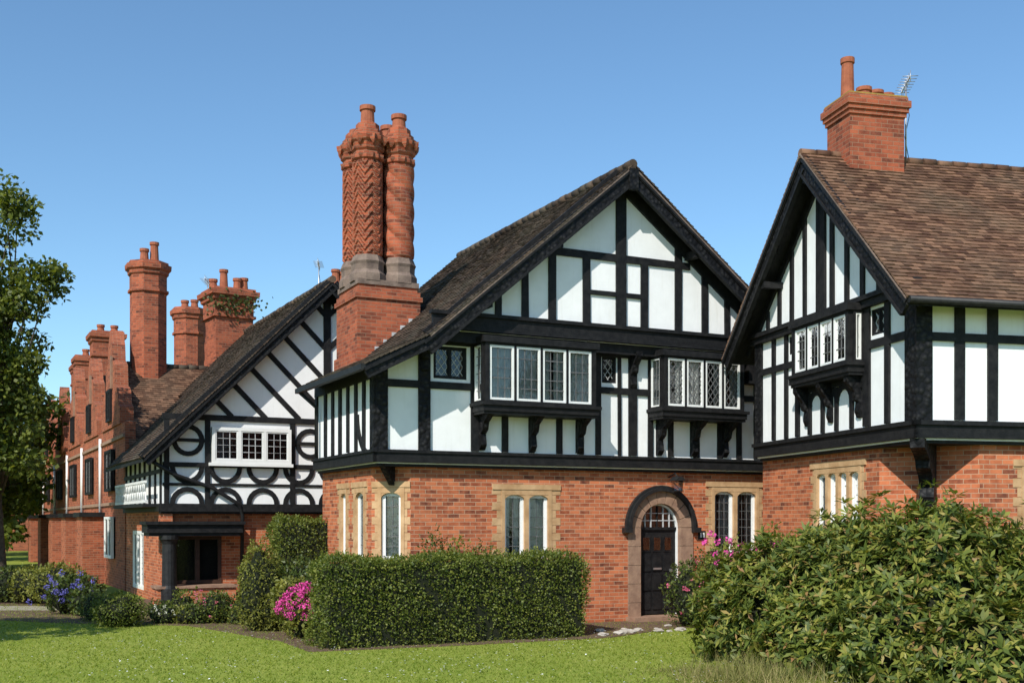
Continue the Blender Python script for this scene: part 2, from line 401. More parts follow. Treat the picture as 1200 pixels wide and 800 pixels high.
# ------------------------------------------------------------ sun, sky, camera
az=Vector((-.42,-.907)).normalized(); EL=math.radians(41)
sdir=Vector((az.x*math.cos(EL),az.y*math.cos(EL),math.sin(EL)))
sun=bpy.data.lights.new('sun','SUN'); sun.energy=5.0; sun.angle=math.radians(.5); sun.color=(1,.955,.875)
so=bpy.data.objects.new('sun',sun); so.rotation_euler=(-sdir).to_track_quat('-Z','Y').to_euler(); so.location=(0,0,30); scene.collection.objects.link(so)
w=bpy.data.worlds.new('World'); scene.world=w; w.use_nodes=True; nt=w.node_tree
sk=nt.nodes.new('ShaderNodeTexSky'); sk.sky_type='NISHITA'; sk.sun_disc=False; sk.sun_elevation=EL; sk.sun_rotation=math.atan2(az.x,az.y)
sk.air_density=1.0; sk.dust_density=.3; sk.ozone_density=1.2
bg=nt.nodes['Background']; bg.inputs[1].default_value=.125
L(nt,mixc(nt,1,sk.outputs[0],(.92,1.2,1.34),'MULTIPLY'),bg.inputs[0])
cam=bpy.data.cameras.new('camera'); cam.lens=39.9; cam.sensor_width=36; cam.shift_y=.175; cam.clip_end=2000
co=bpy.data.objects.new('camera',cam); co.location=(0,0,2.07); co.rotation_euler=(math.pi/2,0,0); scene.collection.objects.link(co); scene.camera=co
scene.view_settings.view_transform='Standard'; scene.view_settings.look='None'; scene.view_settings.exposure=0
# ------------------------------------------------------------ ground
def lawnmat():
    m,nt,b=newmat('lawn_grass')
    a=noise(nt,.35,5); c=ramp(nt,a,[(.35,(.19,.26,.030)),(.7,(.30,.34,.06))])
    c=mixc(nt,ramp(nt,noise(nt,5,6),[(.35,(0,0,0)),(.75,(.6,.6,.6))]),c,(.34,.35,.09))
    c=mixc(nt,ramp(nt,noise(nt,60,4),[(.3,(.5,.5,.5)),(.6,(0,0,0))]),c,(.10,.15,.02))
    L(nt,c,b.inputs['Base Color']); b.inputs['Roughness'].default_value=.9; b.inputs['Specular IOR Level'].default_value=.1
    bump(nt,b,noise(nt,50,4),.4,.03); return m
mb=MB('lawn',None)
xs=[-400,-120]+[ -60+ i*3 for i in range(41)]+[120,400]; ys=[-40,-10]+[i*3 for i in range(0,34)]+[160,600]
gv=[[mb.bm.verts.new((x,y,0)) for x in xs] for y in ys]
LAWN=lawnmat()
for i in range(len(ys)-1):
    for k in range(len(xs)-1): mb.face([gv[i][k],gv[i][k+1],gv[i+1][k+1],gv[i+1][k]],LAWN)
mb.done(False)
mb=MB('footpath',None); mb.box(-60,-9.6,26.2,27.5,-.05,.012,PATHM); mb.done()
BLADE=leafmat('grass_blades',[(0,(.14,.21,.025)),(1,(.42,.43,.12)),(.6,(.27,.33,.05))],.7,.5,.1,0)
n=110000
X=rng.uniform(-14,9,n);Y=13.2+(rng.uniform(0,1,n)**1.3)*15
ok=np.abs(X/Y)<.52; X=X[ok];Y=Y[ok]; n=len(X)
h=rng.uniform(.015,.045,n); a=rng.uniform(0,6.28,n); wd=.010
b0=np.stack([X-np.cos(a)*wd,Y-np.sin(a)*wd,np.zeros(n)],1); b1=np.stack([X+np.cos(a)*wd,Y+np.sin(a)*wd,np.zeros(n)],1)
tp=np.stack([X+rng.normal(0,.03,n),Y+rng.normal(.01,.03,n),h],1)
fastquads('lawn_grass_blades',np.stack([b0,b1,tp],1),BLADE,None,3)
DAISY=simple('daisy_petals',(.7,.7,.66),(.8,.8,.75),5,.8,.1,.01)
n=1700; X=rng.uniform(-9,5,n);Y=rng.uniform(14,21,n); ok=rng.uniform(0,1,n)<.5+.5*np.sin(X*1.7)*np.sin(Y*1.1); X=X[ok];Y=Y[ok];n=len(X)
Cc=np.stack([X,Y,np.full(n,.05)],1); fastquads('daisies',leafV(Cc,rng.normal(size=(n,3))*np.array([1,1,.1]),np.tile([0,0,1.],(n,1)),.03,.03),DAISY)
# ------------------------------------------------------------ MAIN HOUSE
MO=(-2.5,20.82,0); MA=26; JY=.14
H=empty('half_timbered_house',MO,MA)
mb=MB('brick_walls',H,front(JY))
mb.wall(.74,9.9,0,3.13,[(2.62,3.72,1.28,2.68),(7.6,8.85,1.3,2.8),(5.5,7.1,0,2.75)],-.25,0,BRICK)
dc=6.3; zs=1.93
for side in (-1,1):
    K=8
    for i in range(K):
        t0=math.pi/2*i/K;t1=math.pi/2*(i+1)/K
        P=lambda t:(dc+side*.8*math.cos(t),zs+.8*math.sin(t))
        def Q(t):
            c,s_=math.cos(t),math.sin(t)
            k=min(.8/max(c,1e-6),.82/max(s_,1e-6)); return (dc+side*k*c,zs+k*s_)
        mb.wp([P(t0),Q(t0),Q(t1),P(t1)],-.25,0,BRICK)
mb.xf=left(JY); mb.wall(.65,3.85,0,3.13,[(1.02,1.66,1.3,2.72),(2.12,2.6,1.3,2.72)],-.25,0,BRICK)
cant=wline((JY,.65),(.74,JY)); CL=math.hypot(.6,.51)
mb.xf=cant; mb.wall(0,CL,0,3.13,[(.13,.66,1.3,2.7)],-.25,0,BRICK)
mb.xf=lambda a,b,z:(a,b,z)
mb.box(2.2,9.9,6.3,6.5,0,5.2,BRICK); mb.box(9.7,9.9,.6,8,0,5.4,BRICK); mb.box(.4,2.2,3.65,3.85,0,3.1,BRICK)
mb.done()
def stone_window(mb,a0,a1,z0,z1,nl,q=.16,m=None,curtain=.6,quo=True):
    m=m or STONE
    mb.box(a0-.001,a0+.07,-.12,.02,z0,z1,m); mb.box(a1-.07,a1+.001,-.12,.02,z0,z1,m)
    mb.box(a0+.07,a1-.07,-.12,.018,z1-.1,z1,m); mb.box(a0-min(.1,q),a1+min(.1,q),-.12,.05,z0-.07,z0+.04,m)
    W=(a1-a0-.14)
    for i in range(1,nl):
        x=a0+.07+W*i/nl; mb.box(x-.045,x+.045,-.12,.015,z0+.04,z1-.1,m)
    for i in range(nl):
        l=a0+.07+W*i/nl+(.045 if i else 0); r=a0+.07+W*(i+1)/nl-(.045 if i<nl-1 else 0)
        window(mb,l,r,z0+.04,z1-.1,1,-.08,fw=.03,curtain=curtain,cas=True,lead=LEAD,pane=(.13,.18))
        rr=(r-l)/2
        for sd in (0,1):
            P=[((l if sd==0 else r),z1-.1)]
            for k in range(6):
                t=math.pi/2*k/5; P.append((((l+r)/2-(1 if sd==0 else -1)*rr*math.cos(t)),z1-.1-rr*.5+rr*.5*math.sin(t)))
            mb.wp(P,-.06,-.0+.012,m)
    if quo:
        z=z0-.05;k=0
        while z<z1+.02:
            h=min(.15,z1+.05-z); qq=(q if k%2 else q*.5)
            mb.box(a0-qq,a0-.002,-.1,.008+.002*(k%2),z+.004,z+h-.004,m); mb.box(a1+.002,a1+qq,-.1,.008+.002*(k%2),z+.004,z+h-.004,m); z+=.15;k+=1
        mb.box(a0-q,a1+q,-.1,.03,z1+.002,z1+.11,m)
mb=MB('stone_mullioned_windows',H,front(JY))
stone_window(mb,2.62,3.72,1.28,2.68,2,q=.2,curtain=1)
stone_window(mb,7.6,8.85,1.3,2.8,2,curtain=.7)
mb.xf=left(JY); stone_window(mb,1.02,1.66,1.3,2.72,1,curtain=1.2); stone_window(mb,2.12,2.6,1.3,2.72,1,curtain=1.2)
mb.xf=cant; stone_window(mb,.13,.66,1.3,2.7,1,curtain=1.2,q=.12)
mb.done()
mb=MB('arched_doorway',H,front(JY))
for k in range(5):
    z=zs*k/5; mb.box(5.5,5.8,-.2,.03+.004*(k%2),z+.004,z+zs/5-.004,PINKST); mb.box(6.8,7.1,-.2,.03+.004*(k%2),z+.004,z+zs/5-.004,PINKST)
for i in range(9):
    mb.arc(dc,zs,.5,.8,i*20+.6,(i+1)*20-.6,-.2,.03+.004*(i%2),PINKST,3)
mb.arc(dc,zs,.76,.83,0,180,-.02,.12,IRON,20); mb.arc(dc,zs,.83,.88,0,180,-.02,.07,IRON,20)
mb.box(5.36,5.54,0,.14,zs-.1,zs,IRON); mb.box(7.06,7.24,0,.14,zs-.1,zs,IRON)
mb.arc(dc,zs,.465,.5,0,180,-.16,-.1,WPAINT,16); mb.box(5.8,5.83,-.16,-.1,0,zs,WPAINT); mb.box(6.77,6.8,-.16,-.1,0,zs,WPAINT)
P=[(dc+.46*math.cos(math.pi*k/16),zs+.46*math.sin(math.pi*k/16)) for k in range(17)]
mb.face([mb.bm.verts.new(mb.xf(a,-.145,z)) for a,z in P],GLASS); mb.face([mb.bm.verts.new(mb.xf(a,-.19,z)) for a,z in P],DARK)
for a in (-.3,-.15,0,.15,.3): mb.post(dc+a,zs,zs+math.sqrt(.46**2-a*a),.018,-.15,-.12,TIMB if a==0 else LEADW)
for z in (.15,.3): mb.rail(dc-math.sqrt(.46**2-z*z),dc+math.sqrt(.46**2-z*z),zs+z,.016,-.15,-.122,LEADW)
mb.box(5.84,6.76,-.16,-.1,zs-.05,zs+.01,TIMB)
mb.box(5.84,6.76,-.19,-.14,0.12,zs-.05,TIMB)
for r in range(4):
    for c in range(3):
        a=5.92+c*.27; z=.22+r*.4
        if r==3:
            mb.box(a,a+.22,-.14,-.128,z,z+.34,TIMB); mb.box(a+.03,a+.19,-.128,-.122,z+.04,z+.3,GLASS)
        else: mb.box(a,a+.22,-.14,-.12,z,z+.34,TIMB)
mb.box(6.6,6.64,-.12,-.06,1.0,1.06,METAL); mb.box(6.2,6.4,-.12,-.11,1.05,1.09,METAL)
mb.box(5.45,7.15,-.2,.35,0,.1,PINKST)
mb.tube([(6.5,0,2.98),(6.5,.25,3.06),(6.5,.33,2.98)],.014,IRON,6)
mb.prism([(6.43,.26,2.7),(6.57,.26,2.7),(6.6,.23,2.9),(6.4,.23,2.9)],(0,.16,0),GLASS)
mb.prism([(6.38,.2,2.9),(6.62,.2,2.9),(6.53,.2,2.99),(6.47,.2,2.99)],(0,.26,0),IRON); mb.box(6.42,6.58,.25,.43,2.68,2.7,IRON)
mb.box(7.25,7.43,0,.02,1.68,1.86,IRON)
for k in range(2): mb.box(7.29+k*.07,7.33+k*.07,.02,.024,1.72,1.82,WPAINT)
mb.done()
mb=MB('rendered_upper_walls',H,front(0))
mb.wall(.9,9.5,3.13,5.42,[(1.14,1.82,4.75,5.36),(4.8,5.14,4.86,5.4)],-.2,0,PLAST)
mb.wp([(0,3.13),(.9,3.13),(.9,5.3),(0,4.93)],-.2,0,PLAST)
mb.wp([(1.25,5.62),(9.2,5.62),(5.1,8.95)],0.0,.25,PLAST)
mb.xf=left(0); mb.wall(.2,3.85,3.13,4.92,[],-.2,0,PLAST)
mb.xf=lambda a,b,z:(a,b,z); mb.box(.21,3,3.65,3.85,3.13,4.9,PLAST)
mb.box(.03,9.5,.03,3.84,3.08,3.128,TIMB)
mb.done()
mb=MB('black_timber_frame',H,front(0))
mb.box(-.06,9.55,-.0,.06,3.15,3.36,TIMB); mb.box(-.09,9.57,0,.09,3.33,3.385,TIMB)
mb.box(-.04,.22,0,.05,3.37,5.0,CARV); mb.box(.83,1.06,0,.055,3.37,5.5,CARV)
for a,w in ((1.98,.16),(4.7,.12),(5.2,.07),(5.52,.2),(5.95,.12),(8.2,.12),(8.68,.16),(9.3,.2)): mb.post(a,3.4,5.45,w)
for a in (2.62,3.2,3.82,4.3): mb.post(a,3.4,4.3,.13)
for a in (6.45,7.1,7.7): mb.post(a,3.4,4.4,.13)
mb.rail(.22,1.98,4.62,.14); mb.rail(4.7,5.95,4.7,.13); mb.rail(8.2,9.4,4.7,.12)
mb.rail(.9,9.4,5.44,.12,0,.06)
mb.box(1.15,9.45,0,.25,5.42,5.62,TIMB)
g=.25
mb.box(1.0,9.35,g,g+.09,5.66,5.95,TIMB); mb.box(.95,9.4,g,g+.14,5.9,5.97,TIMB); mb.box(.98,9.38,g-.01,g+.13,5.63,5.69,TIMB)
def zl(x): return 9.1-.848*(5.1-x) if x<5.1 else 9.1-.77*(x-5.1)
mb.box(4.97,5.2,g,g+.05,5.95,8.9,TIMB)
for a,w in ((2.36,.13),(2.93,.14),(3.52,.17),(6.47,.16),(7.13,.15),(7.7,.13),(8.25,.1)): mb.post(a,5.95,zl(a)-.3,w,g,g+.04)
for a in (4.29,5.64): mb.post(a,5.95,7.27,.17,g,g+.04)
mb.rail(3.4,6.75,7.33,.15,g,g+.045); mb.rail(4.3,5.64,6.6,.1,g,g+.042)
mb.beam(5.1,8.93,.95,5.41,.42,g,g+.06); mb.beam(5.1,8.93,9.5,5.55,.42,g,g+.062)
def barge(mb,p,q,g0,w=.3):
    mb.beam(*p,*q,w,g0,g0+.06,CARV,0)
    d=(Vector(q)-Vector(p)).normalized(); n=Vector((-d.y,d.x)); 
    if n.y<0: n=-n
    for o,ww,t in ((w/2-.03,.06,.10),(-w/2+.02,.045,.085),(w/2+.03,.04,.05)):
        mb.beam(p[0]+n.x*o,p[1]+n.y*o,q[0]+n.x*o,q[1]+n.y*o,ww,g0,g0+t,TIMB,0)
barge(mb,(5.1,8.88),(.75,5.2),.62,.28); barge(mb,(5.1,8.88),(9.75,5.3),.62,.28)
barge(mb,(.72,5.26),(-.42,4.68),.62,.2)
mb.beam(5.1,8.6,5.1,9.02,.2,.66,.75,CARV)
for x in (2.0,3.5,5.1,6.7,8.2): mb.box(x-.07,x+.07,g,.64,zl(x)-.42,zl(x)-.27,TIMB)
def bracket(mb,a,zt,zb,dep,w=.12,b0=0):
    P=[(0,zt),(dep,zt),(dep,zt-.09),(dep*.82,zt-.16),(dep*.5,zt-.26),(dep*.42,zt-.4),(dep*.2,(zt+zb)/2-.08),(dep*.28,zb+.1),(dep*.12,zb),(0,zb)]
    mb.prism([(a-w/2,b0+b,z) for b,z in P],(w,0,0),CARV)
for a in (2.12,3.2,4.25): bracket(mb,a,4.2,3.42,.5)
for a in (6.15,7.0,7.8): bracket(mb,a,4.22,3.42,.5)
bracket(mb,5.52,5.5,4.75,.3,.14)
bracket(mb,.94,5.5,4.8,.28,.14)
bracket(mb,9.3,5.5,4.7,.3,.14)
mb.xf=left(0)
mb.box(-.06,3.9,0,.06,3.15,3.36,TIMB); mb.box(-.1,3.9,0,.09,3.33,3.385,TIMB)
mb.box(-.03,.2,0,.05,3.37,4.95,CARV)
for a in (.62,1.1,1.6,2.1,2.6,3.1,3.75): mb.post(a,3.4,4.9,.13)
mb.rail(0,3.85,4.8,.2); mb.arc(.2,4.1,.75,.87,-85,0,0,.035,TIMB,8)
mb.xf=lambda a,b,z:(a,b,z)
mb.prism([(.06,.06,3.12),(.5,.5,3.12),(.5,.5,2.6),(.35,.35,2.8)],(.08,-.08,0),CARV)
mb.done()
mb=MB('drainpipe',H,front(0)); mb.tube([(8.95,.1,3.2),(9.05,.1,3.02),(9.5,.08,2.75),(9.62,-.05,2.5),(9.62,-.05,0)],.045,IRON,8); mb.done()
mb=MB('oriel_windows',H,front(0))
def oriel(mb,a0,a1,z0,z1,dep,n,diamond=True,curtain=1):
    T=TIMB
    mb.box(a0-.05,a1+.05,0,dep+.06,z0-.17,z0-.06,T); mb.box(a0-.09,a1+.09,0,dep+.1,z0-.06,z0,T)
    mb.box(a0-.03,a1+.03,0,dep+.03,z0-.22,z0-.17,T)
    mb.box(a0-.06,a1+.06,0,dep+.07,z1,z1+.12,T)
    mb.box(a0,a0+.05,dep-.06,dep+.03,z0,z1,T); mb.box(a1-.05,a1,dep-.06,dep+.03,z0,z1,T)
    window(mb,a0+.05,a1-.05,z0,z1,n,dep-.01,T,.045,diamond,curtain,lead=LEAD,back=.26,casm=WPAINT,cw=.045,pane=(.14,.18),lw=.014)
    xf=mb.xf
    for x,s in ((a0,-1),(a1,1)):
        mb.xf=(lambda x,s:(lambda a,b,z: xf(x+s*b,a,z)))(x,s)
        window(mb,.03,dep-.06,z0,z1,1,-.0,T,.04,False,1.2,back=.09,casm=WPAINT,cw=.03)
    mb.xf=xf
oriel(mb,1.97,4.36,4.3,5.42,.5,4,False)
oriel(mb,5.95,7.95,4.36,5.42,.5,4,True)
window(mb,1.14,1.82,4.75,5.36,2,-.05,TIMB,.04,True,0,lead=LEADW,cw=.02)
window(mb,4.8,5.14,4.86,5.4,1,-.05,TIMB,.04,True,.0,lead=LEADW,cw=.02)
mb.box(8.25,9.3,0,.3,5.0,5.45,TIMB)
mb.done()
mb=MB('roof_structure',H)
def slab(mb,prof,y0,y1,m,th=.1):
    pts=[(x,y0,z) for x,z in prof]+[(x,y0,z-th) for x,z in prof[::-1]]
    mb.prism(pts,(0,y1-y0,0),m)
slab(mb,[(.8,5.42),(5.1,9.06)],-.7,0,TIMB); slab(mb,[(5.1,9.06),(9.75,5.48)],-.7,8,TIMB)
slab(mb,[(1.9,6.353),(5.1,9.06)],0,8,TIMB); slab(mb,[(.8,5.42),(1.9,6.353)],0,3.6,TIMB)
slab(mb,[(-.42,4.84),(.8,5.42)],-.7,3.6,TIMB)
mb.prism([(2,7.7,3),(9.6,7.7,3),(9.6,7.7,5.4),(5.1,7.7,8.9),(2,7.7,6.3)],(0,.15,0),BRICK)
mb.prism([(2.0,3.65,3.1),(2.0,7.7,3.1),(2.0,7.7,6.3),(2.0,3.65,6.3)],(.15,0,0),BRICK)
ridge(mb,(5.1,-.72,9.12),(5.1,8,9.12),TILE_M,.09)
mb.box(-.52,-.42,-.7,3.65,4.74,4.84,IRON)
mb.tube([(-.45,3.5,4.75),(-.1,3.5,4.45),(-.1,3.5,3.4)],.04,IRON)
mb.prism([(.8,-.72,5.44),(5.1,-.72,9.08),(5.1,-.72,9.04),(.8,-.72,5.40)],(0,.02,0),GREYST)
mb.prism([(9.75,-.72,5.5),(5.1,-.72,9.08),(5.1,-.72,9.04),(9.75,-.72,5.46)],(0,.02,0),GREYST)
mb.done()
sl=Vector((4.3,0,3.64)); 
def keepM(a,s):
    y=a-.73; x=.8+s*sl.x/sl.length
    if x<1.9 and y>3.5: return False
    return not(x<1.98 and 3.05<y<4.3)
tiles('roof_tiles_west',H,(.8,-.73,5.43),(0,1,0),8.73,sl,sl.length,TILE_M,keep=keepM)
s2=Vector((1.22,0,.58)); tiles('roof_tiles_eaves',H,(-.45,-.73,4.84),(0,1,0),4.35,s2,s2.length,TILE_M)
s3=Vector((-4.65,0,3.58)); tiles('roof_tiles_east',H,(9.75,-.73,5.5),(0,1,0),8.73,s3,s3.length,TILE_M)
mb=MB('ornamental_chimney',H)
x0,x1,y0,y1=.62,2.03,2.95,4.4
mb.box(x0,x1,y0,y1,3.0,6.75,BRICKD)
for i,(d,z) in enumerate(((.04,6.75),(.0,6.85),(-.05,6.95))): mb.box(x0-d,x1+d,y0-d,y1+d,z,z+.1,BRICKD)
mb.box(x0-.06,x0+.3,y0-.06,y1,3,5.6,BRICKD)
mb.box(x0+.02,x1-.02,y0+.02,y1-.02,7.05,7.16,GREYST)
for k in range(7):
    x=x0+.0+k*.19; z=5.43+(x-.8)*.848; mb.box(x,x+.19,y0-.03,y0-.004,z,z+.14,LEADW)
cx,cy=1.325,3.675
kinds=[('zig',-1,-1),('spiral',1,-1),('zig',-1,1),('diam',1,1)]
for kd,sx,sy in kinds:
    fx,fy=cx+sx*.355,cy+sy*.355; r=.285; rot=math.pi/8
    mb.lathe(fx,fy,[(7.14,.39),(7.3,.39),(7.38,.34),(7.5,.345),(7.56,.37),(7.62,.34),(7.7,.31)],8,GREYST,rot)
    mb.flue(fx,fy,7.7,9.72,r,BRICKD,kd)
    prof=[(9.7,.29),(9.74,.35),(9.82,.35),(9.83,.31),(9.9,.31),(9.94,.355),(10.0,.37),(10.01,.34),(10.07,.36),(10.12,.41),(10.2,.43),(10.21,.38),(10.27,.38),(10.28,.32),(10.36,.32),(10.37,.26),(10.5,.25)]
    mb.lathe(fx,fy,prof,8,BRICKD,rot)
    for k in range(8):
        t=rot+math.pi/8+k*math.pi/4; px,py=fx+.385*math.cos(t),fy+.385*math.sin(t)
        mb.lathe(px,py,[(10.02,.02),(10.1,.07),(10.2,.085)],4,BRICKD,t)
        mb.lathe(fx+.32*math.cos(t),fy+.32*math.sin(t),[(9.74,.03),(9.8,.06),(9.83,.06)],4,BRICKD,t)
    hp={(-1,-1):.5,(1,-1):.42,(-1,1):.2,(1,1):.4}[(sx,sy)]
    rp=.15
    mb.lathe(fx,fy,[(10.48,rp+.03),(10.54,rp+.02),(10.56,rp),(10.4+hp-.1,rp*.92),(10.4+hp-.09,rp+.02),(10.4+hp,rp+.02),(10.4+hp,rp-.03),(10.4+hp-.2,rp-.04)],16,POT)
mb.done()
# ------------------------------------------------------------ RIGHT HOUSE
RO=(6.25,17.5,0); RA=13.5
H=empty('half_timbered_house',RO,RA)
mb=MB('brick_walls',H,front(JY))
mb.wall(1.2,9,0,3.32,[(1.96,3.3,1.6,2.94)],-.25,0,BRICK)
mb.xf=left(JY); mb.wall(1.3,5.6,0,3.32,[(1.85,3.45,1.75,3.02)],-.25,0,BRICK)
c2=wline((JY,1.3),(1.2,JY)); mb.xf=c2; mb.wall(0,math.hypot(1.06,1.16),0,3.32,[],-.25,0,BRICK)
mb.xf=lambda a,b,z:(a,b,z); mb.box(.6,9,5.35,5.6,0,5.4,BRICK); mb.box(8.8,9,.6,5.35,0,5.4,BRICK)
mb.done()
mb=MB('stone_mullioned_windows',H,front(JY)); stone_window(mb,1.96,3.3,1.6,2.94,3,curtain=.5)
mb.xf=left(JY); stone_window(mb,1.85,3.45,1.75,3.02,4,curtain=.4,m=STONE); mb.done()
mb=MB('rendered_upper_walls',H,left(0))
mb.wall(.2,5.55,3.32,5.62,[(3.83,4.2,5.22,5.56),(.88,1.32,5.12,5.55)],-.2,0,PLAST)
mb.wp([(.1,5.62),(5.6,5.62),(2.87,8.45)],-.2,.0,PLAST)
mb.xf=front(0); mb.box(0,9,-.2,0,3.32,5.5,PLAST)
mb.xf=lambda a,b,z:(a,b,z); mb.box(.03,9,.03,5.5,3.27,3.318,TIMB); mb.done()
mb=MB('black_timber_frame',H,left(0))
mb.box(-.06,5.6,0,.06,3.35,3.58,TIMB); mb.box(-.1,5.62,0,.1,3.55,3.62,TIMB)
mb.box(-.05,.27,0,.05,3.62,5.6,CARV); mb.box(5.3,5.58,0,.05,3.62,5.7,CARV)
mb.box(-.1,5.75,0,.1,5.6,5.76,TIMB); mb.box(-.12,5.78,0,.15,5.72,5.80,TIMB)
for a,w in ((.8,.13),(1.42,.2),(3.82,.14),(4.28,.12),(4.8,.13)): mb.post(a,3.64,5.6,w)
for a in (1.9,2.4,2.88,3.35): mb.post(a,3.64,4.4,.1)
for a in (1.67,2.15,2.64,3.12,3.58):
    mb.arc(a,4.15,.19,.29,0,180,0,.035,TIMB,8)
mb.rail(1.45,3.85,4.48,.14)
mb.rail(.25,1.5,4.98,.13); mb.rail(3.8,5.4,5.02,.13)
for k in range(10):
    a=.55+k*.5
    zt=8.55-.97*abs(a-2.87)-.25
    if zt>5.9: mb.post(a,5.78,zt,.115)
mb.post(2.87,5.78,8.4,.17,0,.05)
mb.beam(2.87,8.42,-.2,5.45,.3,0,.05); mb.beam(2.87,8.42,6.0,5.5,.3,0,.052)
barge(mb,(2.87,8.38),(-.35,5.27),.38,.28); barge(mb,(2.87,8.38),(6.15,5.25),.38,.28)
for a in (1.3,2.87,4.5): mb.box(a-.06,a+.06,0,.4,8.5-.95*abs(a-2.87)-.42,8.5-.95*abs(a-2.87)-.3,TIMB)
for a in (1.65,2.6,3.45): bracket(mb,a,4.5,3.8,.28,.12)
mb.xf=front(0)
mb.box(-.06,9,0,.06,3.35,3.58,TIMB); mb.box(-.1,9,0,.1,3.55,3.62,TIMB)
mb.box(-.045,.23,0,.052,3.62,5.5,CARV)
for a in (.73,1.315,2.0,2.6,3.2,3.8): mb.post(a,3.64,5.5,.17)
mb.rail(.2,9,4.92,.13); mb.rail(0,9,5.48,.16,0,.06)
mb.xf=lambda a,b,z:(a,b,z)
dd=Vector((1,1,0)).normalized(); nn=Vector((1,-1,0)).normalized()*.11
prof=[(-.02,3.34),(.9,3.34),(.86,2.35),(.74,2.3),(.66,2.45),(.7,2.6),(.56,2.8),(.4,2.9),(.36,3.02),(.2,3.12),(-.0,3.2)]
mb.prism([(dd.x*s-nn.x,dd.y*s-nn.y,z) for s,z in prof],(nn.x*2,nn.y*2,0),CARV)
mb.done()
mb=MB('oriel_windows',H,left(0))
oriel(mb,1.52,3.5,4.72,5.58,.28,4,False,.6)
window(mb,.88,1.32,5.12,5.55,2,-.05,TIMB,.03,True,0,lead=LEADW,cw=.02); window(mb,3.83,4.2,5.22,5.56,1,-.05,TIMB,.03,True,0,lead=LEADW,cw=.02)
mb.done()
mb=MB('roof_structure',H)
def slabx(mb,prof,x0,x1,m,th=.1):
    mb.prism([(x0,y,z) for y,z in prof]+[(x0,y,z-th) for y,z in prof[::-1]],(x1-x0,0,0),m)
slabx(mb,[(-.42,5.4),(2.87,8.56)],-.46,9.3,TIMB); slabx(mb,[(2.87,8.56),(6.2,5.4)],-.46,9.3,TIMB)
ridge(mb,(-.47,2.87,8.6),(9.3,2.87,8.6),TILE_R,.085)
mb.tube([(-.45,-.47,5.38),(9.3,-.47,5.38)],.06,IRON,8)
mb.prism([(-.48,-.42,5.42),(-.48,2.87,8.6),(-.48,2.87,8.56),(-.48,-.42,5.38)],(.02,0,0),GREYST)
mb.prism([(-.48,6.2,5.42),(-.48,2.87,8.6),(-.48,2.87,8.56),(-.48,6.2,5.38)],(.02,0,0),GREYST)
mb.prism([(8.8,.2,5.4),(8.8,5.5,5.4),(8.8,2.87,8.4)],(.15,0,0),BRICK)
mb.done()
sR=Vector((0,3.29,3.16)); tiles('roof_tiles_front',H,(-.48,-.45,5.4),(1,0,0),9.8,sR,sR.length,TILE_R)
sR=Vector((0,-3.33,3.16)); tiles('roof_tiles_back',H,(-.48,6.22,5.4),(1,0,0),9.8,sR,sR.length,TILE_R)
mb=MB('brick_chimney',H)
a0,a1,b0,b1=.3,1.37,2.5,3.3
mb.box(a0,a1,b0,b1,7.7,9.25,BRICKD)
for d,z,h in ((.03,9.25,.08),(.06,9.33,.08),(.09,9.41,.12),(.05,9.53,.07)): mb.box(a0-d,a1+d,b0-d,b1+d,z,z+h,BRICKD)
mb.box(a0-.04,a1+.04,b0-.04,b1+.04,9.6,9.63,MOSSY)
mb.lathe(.48,2.9,[(9.6,.15),(9.68,.14),(9.7,.12),(10.28,.105),(10.29,.125),(10.38,.125),(10.38,.09)],14,POT)
for x,h in ((.78,.26),(1.02,.22),(1.23,.18)): mb.lathe(x,2.85,[(9.6,.13),(9.6+h*.7,.115),(9.6+h*.75,.14),(9.6+h,.14),(9.6+h,.1)],14,POT)
mb.done()
def antenna(parent,p,h,name='tv_antenna',s=1):
    mb=MB(name,parent); x,y,z=p
    mb.tube([(x,y,z),(x,y,z+h)],.016,METAL,6)
    mb.tube([(x-.2*s,y-.5*s,z+h-.08),(x+.2*s,y+.5*s,z+h-.08)],.012,METAL,6)
    for k in range(7):
        t=-.5+k/6; q=(x+.4*t*s,y+1.0*t*s,z+h-.08)
        mb.tube([(q[0]-.17*s,q[1]+.06*s,q[2]),(q[0]+.17*s,q[1]-.06*s,q[2])],.007,METAL,5)
        mb.tube([(q[0],q[1],q[2]-.14*s),(q[0],q[1],q[2]+.14*s)],.006,METAL,5)
    mb.tube([(x+.01,y,z+h*.8),(x+.07,y,z+h*.6),(x-.02,y,z+h*.35),(x+.06,y,z+h*.1)],.007,IRON,5)
    mb.done()
antenna(H,(1.66,2.9,8.5),1.6,s=.75)
# ------------------------------------------------------------ LEFT HOUSE
LO=(-8.63,28,0); LA=27
H=empty('half_timbered_house',LO,LA)
mb=MB('brick_walls',H,front(.25))
mb.wall(0,8.4,0,2.35,[(.3,1.5,.45,1.68)],-.25,0,BRICK)
mb.xf=left(.0); mb.wall(.0,6.0,0,2.35,[(2.9,4.8,.2,1.8)],-.25,-.02,BRICK)
mb.xf=lambda a,b,z:(a,b,z); mb.box(8.2,8.4,.5,9,0,4,BRICK); mb.done()
mb=MB('rendered_upper_walls',H,front(0))
mb.wp([(0,2.35),(8.42,2.35),(8.42,4.05),(4.21,8.2),(0,4.05)],-.2,0,PLAST)
mb.xf=left(0); mb.box(.2,5.9,-.2,0,2.35,4.0,PLAST); mb.done()
mb=MB('black_timber_frame',H,front(0))
mb.box(-.05,8.45,0,.08,2.3,2.5,TIMB); mb.box(-.05,8.45,-.2,.02,2.25,2.3,TIMB)
mb.rail(-.0,8.42,4.66,.15,0,.05); mb.rail(0,8.42,3.47,.12,0,.05); mb.rail(0,8.42,2.98,.06,0,.03)
